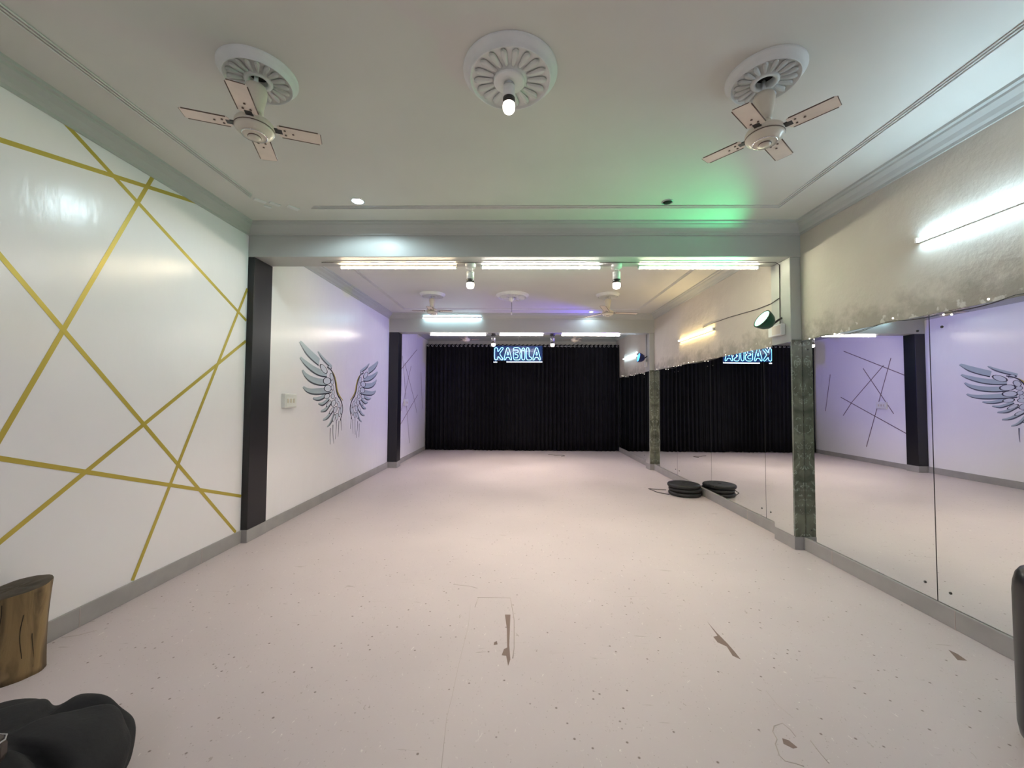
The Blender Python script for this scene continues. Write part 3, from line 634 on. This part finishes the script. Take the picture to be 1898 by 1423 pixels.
C =  [[(5.921, 1.743), (5.904, 1.715), (5.857, 1.692), (5.794, 1.683), (5.73, 1.688), (5.684, 1.706), (5.667, 1.732), (5.682, 1.76), (5.726, 1.782), (5.788, 1.792), (5.853, 1.788), (5.902, 1.77)], [(5.947, 1.632), (5.931, 1.605), (5.886, 1.585), (5.824, 1.577), (5.763, 1.583), (5.718, 1.601), (5.701, 1.626), (5.716, 1.651), (5.759, 1.671), (5.819, 1.68), (5.882, 1.675), (5.929, 1.658)], [(5.89, 1.54), (5.897, 1.522), (5.878, 1.502), (5.839, 1.485), (5.79, 1.477), (5.745, 1.479), (5.716, 1.49), (5.709, 1.508), (5.727, 1.528), (5.765, 1.544), (5.813, 1.553), (5.859, 1.551)], [(5.989, 1.814), (5.994, 1.784), (5.982, 1.76), (5.956, 1.748), (5.924, 1.752), (5.894, 1.771), (5.874, 1.798), (5.869, 1.828), (5.881, 1.852), (5.906, 1.864), (5.938, 1.86), (5.969, 1.842)], [(6.01, 1.728), (6.004, 1.709), (5.985, 1.694), (5.958, 1.688), (5.931, 1.693), (5.911, 1.705), (5.903, 1.724), (5.909, 1.743), (5.928, 1.757), (5.955, 1.763), (5.982, 1.76), (6.002, 1.747)], [(6.017, 1.646), (6.011, 1.626), (5.994, 1.611), (5.97, 1.605), (5.946, 1.61), (5.927, 1.624), (5.92, 1.644), (5.926, 1.664), (5.942, 1.679), (5.966, 1.685), (5.991, 1.68), (6.01, 1.666)], [(6.04, 1.577), (6.034, 1.558), (6.016, 1.544), (5.992, 1.539), (5.968, 1.543), (5.949, 1.557), (5.942, 1.576), (5.948, 1.594), (5.965, 1.608), (5.989, 1.614), (6.013, 1.609), (6.032, 1.596)], [(6.051, 1.514), (6.043, 1.493), (6.019, 1.479), (5.987, 1.473), (5.955, 1.479), (5.93, 1.493), (5.921, 1.513), (5.929, 1.533), (5.951, 1.548), (5.983, 1.554), (6.016, 1.548), (6.041, 1.534)], [(6.082, 1.397), (6.053, 1.373), (6.013, 1.359), (5.973, 1.359), (5.944, 1.372), (5.933, 1.395), (5.943, 1.422), (5.971, 1.446), (6.01, 1.461), (6.051, 1.462), (6.081, 1.449), (6.093, 1.425)], [(6.16, 1.458), (6.175, 1.432), (6.172, 1.411), (6.154, 1.401), (6.124, 1.404), (6.092, 1.419), (6.066, 1.442), (6.052, 1.467), (6.054, 1.488), (6.072, 1.498), (6.101, 1.496), (6.133, 1.481)], [(6.244, 1.388), (6.25, 1.359), (6.24, 1.337), (6.218, 1.328), (6.189, 1.334), (6.161, 1.354), (6.142, 1.381), (6.137, 1.41), (6.146, 1.432), (6.168, 1.441), (6.197, 1.435), (6.225, 1.416)], [(6.136, 1.299), (6.107, 1.273), (6.07, 1.258), (6.036, 1.257), (6.013, 1.269), (6.007, 1.293), (6.02, 1.321), (6.048, 1.346), (6.084, 1.362), (6.119, 1.364), (6.143, 1.351), (6.149, 1.327)], [(6.181, 1.195), (6.17, 1.166), (6.15, 1.147), (6.124, 1.141), (6.102, 1.151), (6.087, 1.174), (6.085, 1.203), (6.096, 1.232), (6.116, 1.252), (6.141, 1.258), (6.164, 1.248), (6.179, 1.225)], [(6.268, 1.264), (6.257, 1.225), (6.238, 1.198), (6.216, 1.189), (6.197, 1.201), (6.186, 1.231), (6.187, 1.27), (6.198, 1.308), (6.217, 1.335), (6.239, 1.344), (6.258, 1.333), (6.269, 1.303)], [(6.329, 1.302), (6.319, 1.262), (6.301, 1.235), (6.282, 1.226), (6.265, 1.238), (6.257, 1.267), (6.258, 1.306), (6.268, 1.345), (6.286, 1.373), (6.305, 1.382), (6.322, 1.371), (6.331, 1.341)], [(5.747, 1.933), (5.791, 1.899), (5.805, 1.866), (5.786, 1.844), (5.74, 1.84), (5.679, 1.853), (5.621, 1.88), (5.58, 1.914), (5.566, 1.945), (5.583, 1.967), (5.627, 1.972), (5.687, 1.96)], [(5.917, 1.936), (5.91, 1.92), (5.889, 1.906), (5.861, 1.9), (5.832, 1.902), (5.811, 1.912), (5.803, 1.928), (5.809, 1.944), (5.829, 1.957), (5.858, 1.964), (5.887, 1.962), (5.908, 1.952)], [(5.895, 1.387), (5.849, 1.367), (5.807, 1.355), (5.778, 1.357), (5.771, 1.37), (5.787, 1.392), (5.822, 1.417), (5.867, 1.438), (5.911, 1.45), (5.94, 1.449), (5.948, 1.435), (5.931, 1.412)], [(5.991, 1.288), (5.947, 1.265), (5.906, 1.251), (5.879, 1.251), (5.871, 1.264), (5.886, 1.287), (5.919, 1.313), (5.963, 1.337), (6.004, 1.352), (6.033, 1.352), (6.041, 1.339), (6.025, 1.316)], [(6.078, 1.177), (6.051, 1.149), (6.022, 1.131), (5.998, 1.128), (5.986, 1.14), (5.988, 1.163), (6.005, 1.192), (6.032, 1.22), (6.062, 1.238), (6.086, 1.242), (6.099, 1.231), (6.096, 1.207)]]
def wings():
    t = thing('wing_mural', 'painted pair of grey blue angel wings on the white left wall', 'mural', (XL2+.0012, 6.5, 1.3))
    axis = (6.363+6.584)/2
    for mir in (0, 1):
        def W(p, h=0):
            y = p[0] if not mir else 2*axis-p[0]
            return Vector((h, y-6.5, p[1]-1.3))
        m = MB()
        def smooth(pts, it=2):
            for _ in range(it):
                o = [pts[0]]
                for a, b in zip(pts, pts[1:]): o += [(a[0]*.75+b[0]*.25, a[1]*.75+b[1]*.25), (a[0]*.25+b[0]*.75, a[1]*.25+b[1]*.75)]
                pts = o+[pts[-1]]
            return pts
        def stroke(pts, w0, w1, mi, h=.0012, mid=None):
            pts = smooth(pts); k = len(pts); L = []; R = []
            for i, p in enumerate(pts):
                a = pts[max(0, i-1)]; b = pts[min(k-1, i+1)]; d = Vector((b[0]-a[0], b[1]-a[1])); d.normalize(); nx, ny = -d.y, d.x
                u = i/(k-1); w = (w0+(w1-w0)*u) if mid is None else ((w0+(mid-w0)*u*2) if u < .5 else (mid+(w1-mid)*(u-.5)*2))
                L.append((p[0]+nx*w/2, p[1]+ny*w/2)); R.append((p[0]-nx*w/2, p[1]-ny*w/2))
            vs_ = [W(p, h) for p in L]+[W(p, h) for p in R]+[W(p, 0) for p in L]+[W(p, 0) for p in R]
            fs = [(i, i+1, k+i+1, k+i) for i in range(k-1)]+[(i, 2*k+i, 2*k+i+1, i+1) for i in range(k-1)]+[(k+i, k+i+1, 3*k+i+1, 3*k+i) for i in range(k-1)]
            m.add(vs_, fs, mi)
        def vane(pts, width, mi=0, h=.0006, sgn=1):
            # filled feather: the lower edge is the stroke, the upper edge bulges
            pts = smooth(pts); k = len(pts); U = []
            for i, p in enumerate(pts):
                a = pts[max(0, i-1)]; b = pts[min(k-1, i+1)]; d = Vector((b[0]-a[0], b[1]-a[1])); d.normalize()
                u = i/(k-1); w = width*math.sin(PI*(.08+.55*u)) if u > 0 else 0
                U.append((p[0]-d.y*w*sgn, p[1]+d.x*w*sgn))
            vs_ = [W(p, h) for p in pts]+[W(p, h) for p in U]
            m.add(vs_, [(i, i+1, k+i+1, k+i) for i in range(k-1)], mi)
        for key, wd_ in (('F1', .11), ('F2', .095), ('F3', .095), ('F4', .09), ('F5', .06), ('F6', .05), ('F7', .06), ('F8', .055), ('F9', .045), ('F0', .05)):
            vane(S[key], wd_, 0, .0006, 1)
            stroke(S[key], .006, .018, 3, .0010, .028)
            stroke(S[key][1:], .006, .018, 2, .0013, .010)
        for c in C:
            cyy = sum(p[0] for p in c)/len(c); czz = sum(p[1] for p in c)/len(c)
            m.prism([W(p, .0014) for p in c], (.0003, 0, 0), 2)
            m.prism([W((cyy+(p[0]-cyy)*.80, czz+(p[1]-czz)*.86), .0018) for p in c], (.0003, 0, 0), 1)
        stroke(S['G'], .02, .01, 4, .0015, .035)
        stroke(S['S'], .018, .014, 2, .0024, .026)
        for k2 in ('T1', 'T2', 'T3', 'T4', 'T5'):
            stroke(S[k2], .022, .004, 3, .0010); stroke(S[k2], .010, .003, 2, .0013)
        m.build('wing', [M['feather'], M['featherw'], M['ink'], M['inkgrey'], M['gold']], t)
    return t
wings()

# switch boards on the left wall
def switch_board(label, x, y, z, w, h):
    t = thing('switch_board', label, 'switch', (x, y, z), 0, 'white switch boards on the left wall')
    MB().box(.0005, .05, -w/2, w/2, -h/2, h/2).build('box', M['white'], t, bevel=.006)
    MB().box(.05, .056, -w/2+.012, w/2-.012, -h/2+.012, h/2-.012).build('face_plate', M['white'], t, bevel=.003)
    for i in range(3):
        MB().box(.056, .062, -w/2+.03+i*w*.25, -w/2+.03+i*w*.25+.028, -.025, .025).build('rocker', M['offwhite'], t, bevel=.002)
    return t
switch_board('white switch board on the wall left of the wing mural', XL2, 4.80, 1.455, .24, .17)
switch_board('small white switch board on the striped wall beside the far black pillar', XL3, 9.46, 1.385, .26, .16)

# ================================================================ stump, bean bag, discs, cylinder
def stump():
    t = thing('log_stump', 'bare wooden log stump standing against the left wall', 'stump', (-2.722, 2.165, 0))
    n = 48; rows = 14; vs_ = []
    H = .455
    def rad(a, u):
        return .125*(1+.10*u**2*(.6+.4*math.cos(a-.2))-.03*math.sin(PI*u))*(1+.025*math.sin(3*a+1)+.02*math.sin(5*a+2*u)+.012*math.sin(11*a))
    for i in range(rows+1):
        u = i/rows
        for j in range(n):
            a = 2*PI*j/n; r = rad(a, u); vs_.append((r*math.cos(a), r*math.sin(a), H*u+(.018*math.sin(a+.6) if i == rows else .018*math.sin(a+.6)*u)))
    fs = [(i*n+j, i*n+(j+1) % n, (i+1)*n+(j+1) % n, (i+1)*n+j) for i in range(rows) for j in range(n)]+[tuple(range(n))[::-1]]
    m = MB().add(vs_, fs, 0, True)
    cr = random.Random(3)
    for a0, u0, u1 in ((-1.05, .05, .92), (-.45, .25, .75), (-1.6, .1, .6), (-.1, .1, .5)):
        pts = [(rad(a0, u)*math.cos(a0+.05*math.sin(u*9))*1.0, rad(a0, u)*math.sin(a0+.05*math.sin(u*9))*1.0, H*u) for u in [u0+(u1-u0)*k/8 for k in range(9)]]
        m.tube(pts, .0014, 6, 1)
    m.build('trunk', [M['bark'], M['shade_dark']], t)
    m2 = MB(); ring = []
    for k, f in enumerate((1.0, .97, .8, .55, .3, .1)):
        for j in range(n):
            a = 2*PI*j/n; r = rad(a, 1)*f; ring.append((r*math.cos(a), r*math.sin(a), H+.018*math.sin(a+.6)*f+(0 if k == 0 else .003)+(.002*math.sin(a*7+k) if k > 1 else 0)))
    fs = [(i*n+j, i*n+(j+1) % n, (i+1)*n+(j+1) % n, (i+1)*n+j) for i in range(5) for j in range(n)]+[tuple(5*n+j for j in range(n))]
    m2.add(ring, fs, 0, True)
    m2.build('cut_face', M['wood_top'], t)
    return t
stump()

def bean_bag():
    t = thing('bean_bag', 'slumped charcoal fabric bean bag on the floor at bottom left', 'bean bag', (-1.86, 1.44, 0))
    bm = bmesh.new(); bmesh.ops.create_icosphere(bm, subdivisions=6, radius=1.0)
    for v in bm.verts:
        d = v.co.normalized(); a = math.atan2(d.y, d.x); el = d.z
        fl = math.copysign(abs(el)**.75, el)
        sq = 1/(abs(math.cos(a))**3.2+abs(math.sin(a))**3.2)**(1/3.2)
        hr = math.sqrt(max(0, 1-el*el))
        hr = hr**.85
        x, y, z = math.cos(a)*hr*.40*(.55+.45*sq), math.sin(a)*hr*.30*(.55+.45*sq), fl*.14
        for a0, dep, wid, cv in ((.55, .045, .10, .9), (2.0, .05, .12, -.5), (-.70, .05, .12, .6), (-2.2, .04, .12, .2)):
            da = (a-a0-cv*el+PI) % (2*PI)-PI
            k = math.exp(-(da/wid)**2)*dep*max(0, min(1, el+.4))*min(1, hr*1.6)
            x -= math.cos(a)*k*.5; y -= math.sin(a)*k*.5; z -= k*max(0, el)
        fold = .022*noise.noise(Vector((d.x*1.6+3, d.y*1.6, d.z*2)))
        x += d.x*fold*1.6; y += d.y*fold*1.6; z += fold*1.3
        z += .05*max(0, el)*math.cos(a-2.4)*hr
        v.co = (x, y, max(z+.125, .003+.004*(1+el)))
    me = bpy.data.meshes.new('bag_body'); bm.to_mesh(me); bm.free(); me.materials.append(M['bag'])
    for p in me.polygons: p.use_smooth = True
    o = bpy.data.objects.new('bag_body', me); COL.objects.link(o); o.parent = t
    # soft flap of the cover folded over the near side
    n, k = 32, 24; vs_ = []
    for i in range(n+1):
        for j in range(k+1):
            u, w = i/n, j/k
            x = -.30+.42*u+.02*math.sin(w*5); y = -.34+.30*w+.035*math.sin(u*3.2)
            r2 = min(1, (x/.42)**2+(y/.36)**2)
            z = .135+.13*(1-r2)**.5+.012+.008*math.sin(u*6+w*3)
            e = min(u, 1-u, w, 1-w)*6
            z -= .03*max(0, 1-e)**2
            vs_.append((x, y, z))
    fs = [(i*(k+1)+j, i*(k+1)+j+1, (i+1)*(k+1)+j+1, (i+1)*(k+1)+j) for i in range(n) for j in range(k)]
    fl = MB().add(vs_, fs, 0, True).build('cover_flap', M['bag'], t)
    sd = fl.modifiers.new('thick', 'SOLIDIFY'); sd.thickness = .014
    return t
bean_bag()

# leather seat corner at bottom left
st = thing('leather_stool', 'dark brown leather seat corner with pale piping at the bottom left edge', 'stool', (-1.712, 1.035, 0))
MB().box(-.19, .19, -.19, .19, .40, .49).build('seat_cushion', M['leather'], st, bevel=.03)
MB().tube([(.187, -.17, .475), (.187, .17, .475), (.17, .187, .475), (-.17, .187, .475), (-.187, .17, .475), (-.187, -.17, .475), (-.17, -.187, .475), (.17, -.187, .475)], .0025, 8, closed=True).build('piping', M['metal'], st)
MB().tube([(0, 0, .405), (0, 0, .02)], .022, 14).build('post', M['metal'], st)
MB().lathe([(.12, 0), (.12, .008), (.03, .022), (.0, .022)], n=32, cap=False).build('base_plate', M['metal'], st)

# stack of three thick black discs by the mirrors
def disc_mb():
    return MB().lathe([(.03, 0), (.215, 0), (.235, .008), (.243, .022), (.243, .040), (.235, .053), (.215, .060), (.17, .056), (.10, .056), (.05, .060), (.03, .060), (.022, .045), (.022, .015)], n=56, cap=False)
d0 = tag(disc_mb().build('padded_disc', M['rubber']), 'thick black round disc at the bottom of the stack by the mirrors', 'disc', 'stacked black discs')
d0.location = (2.625, 6.40, .001)
for k, (dx, dy, lab) in enumerate(((.008, .01, 'thick black round disc in the middle of the stack by the mirrors'), (-.014, 0, 'thick black round disc on top of the stack by the mirrors'))):
    c = d0.copy(); COL.objects.link(c); c.location = (2.625+dx, 6.40+dy, .001+.0605*(k+1)); c['label'] = lab; c.rotation_euler = (0, 0, 1.2*k)

# tall black cylinder at the right edge
cy = thing('floor_speaker', 'tall black cylinder with rounded shoulders and grey top at the right edge', 'speaker', (2.332, 1.76, 0))
cy.scale = (1, 1, 1.04)
MB().lathe([(.10, 0), (.125, .006), (.145, .035), (.152, .08), (.154, .63), (.151, .67), (.143, .705), (.130, .727), (.112, .738), (.108, .740)], n=64).build('body', M['cyl'], cy)
MB().lathe([(.108, .7405), (.108, .746), (.100, .749), (.045, .746), (.042, .741)], n=48, cap=False).build('top_disc', M['greytop'], cy)
MB().lathe([(.042, .7405), (.041, .743), (.0, .743)], n=32, cap=False).build('centre_hole', M['shade_dark'], cy)

# ================================================================ floor damage
for poly in [
 [(-0.086, 2.829), (-0.048, 2.83), (-0.048, 2.489), (-0.039, 2.354), (-0.05, 2.298), (-0.064, 2.387), (-0.09, 2.391), (-0.079, 2.447), (-0.06, 2.463), (-0.068, 2.66)],
 [(1.283, 2.778), (1.284, 2.654), (1.294, 2.54), (1.295, 2.457), (1.292, 2.388), (1.263, 2.421), (1.274, 2.508), (1.239, 2.55), (1.24, 2.606), (1.273, 2.618)],
 [(1.178, 1.849), (1.2, 1.838), (1.213, 1.803), (1.191, 1.797), (1.165, 1.821)],
 [(2.601, 2.511), (2.612, 2.47), (2.601, 2.411), (2.552, 2.415)],
 [(-0.141, 2.514), (-0.125, 2.525), (-0.12, 2.493), (-0.143, 2.487)]
]:
    MB().prism([(x, y, .0008) for x, y in poly], (0, 0, -.004)).build('floor_tear', M['tear'], floor)
for line, r in (([(-0.301, 3.063), (-0.053, 3.062), (-0.034, 2.894), (-0.021, 2.756), (-0.018, 2.464), (-0.026, 2.364)], .0026),
 ([(-0.341, 2.96), (-0.322, 2.684), (-0.326, 2.456), (-0.329, 2.264), (-0.326, 2.063), (-0.329, 1.927), (-0.305, 1.672)], .0011),
 ([(1.185, 1.916), (1.159, 1.886), (1.151, 1.843), (1.129, 1.82), (1.11, 1.761), (1.116, 1.736), (1.153, 1.725), (1.178, 1.713)], .0026),
 ([(1.185, 1.916), (1.233, 1.933), (1.246, 1.897), (1.244, 1.859)], .002),
 ([(-2.825, 2.49), (-2.75, 2.52), (-2.69, 2.572)], .002), ([(1.285, 2.14), (1.282, 2.049), (1.305, 1.966)], .0011), ([(1.295, 1.84), (1.291, 1.778), (1.291, 1.728)], .002), ([(-0.306, 2.923), (-0.298, 2.999), (-0.293, 3.064)], .002), ([(-0.517, 3.267), (-0.384, 3.243), (-0.316, 3.209)], .002)):
    MB().tube([(x, y, -.0005) for x, y in line], r, 6).build('floor_seam', M['seam'], floor)
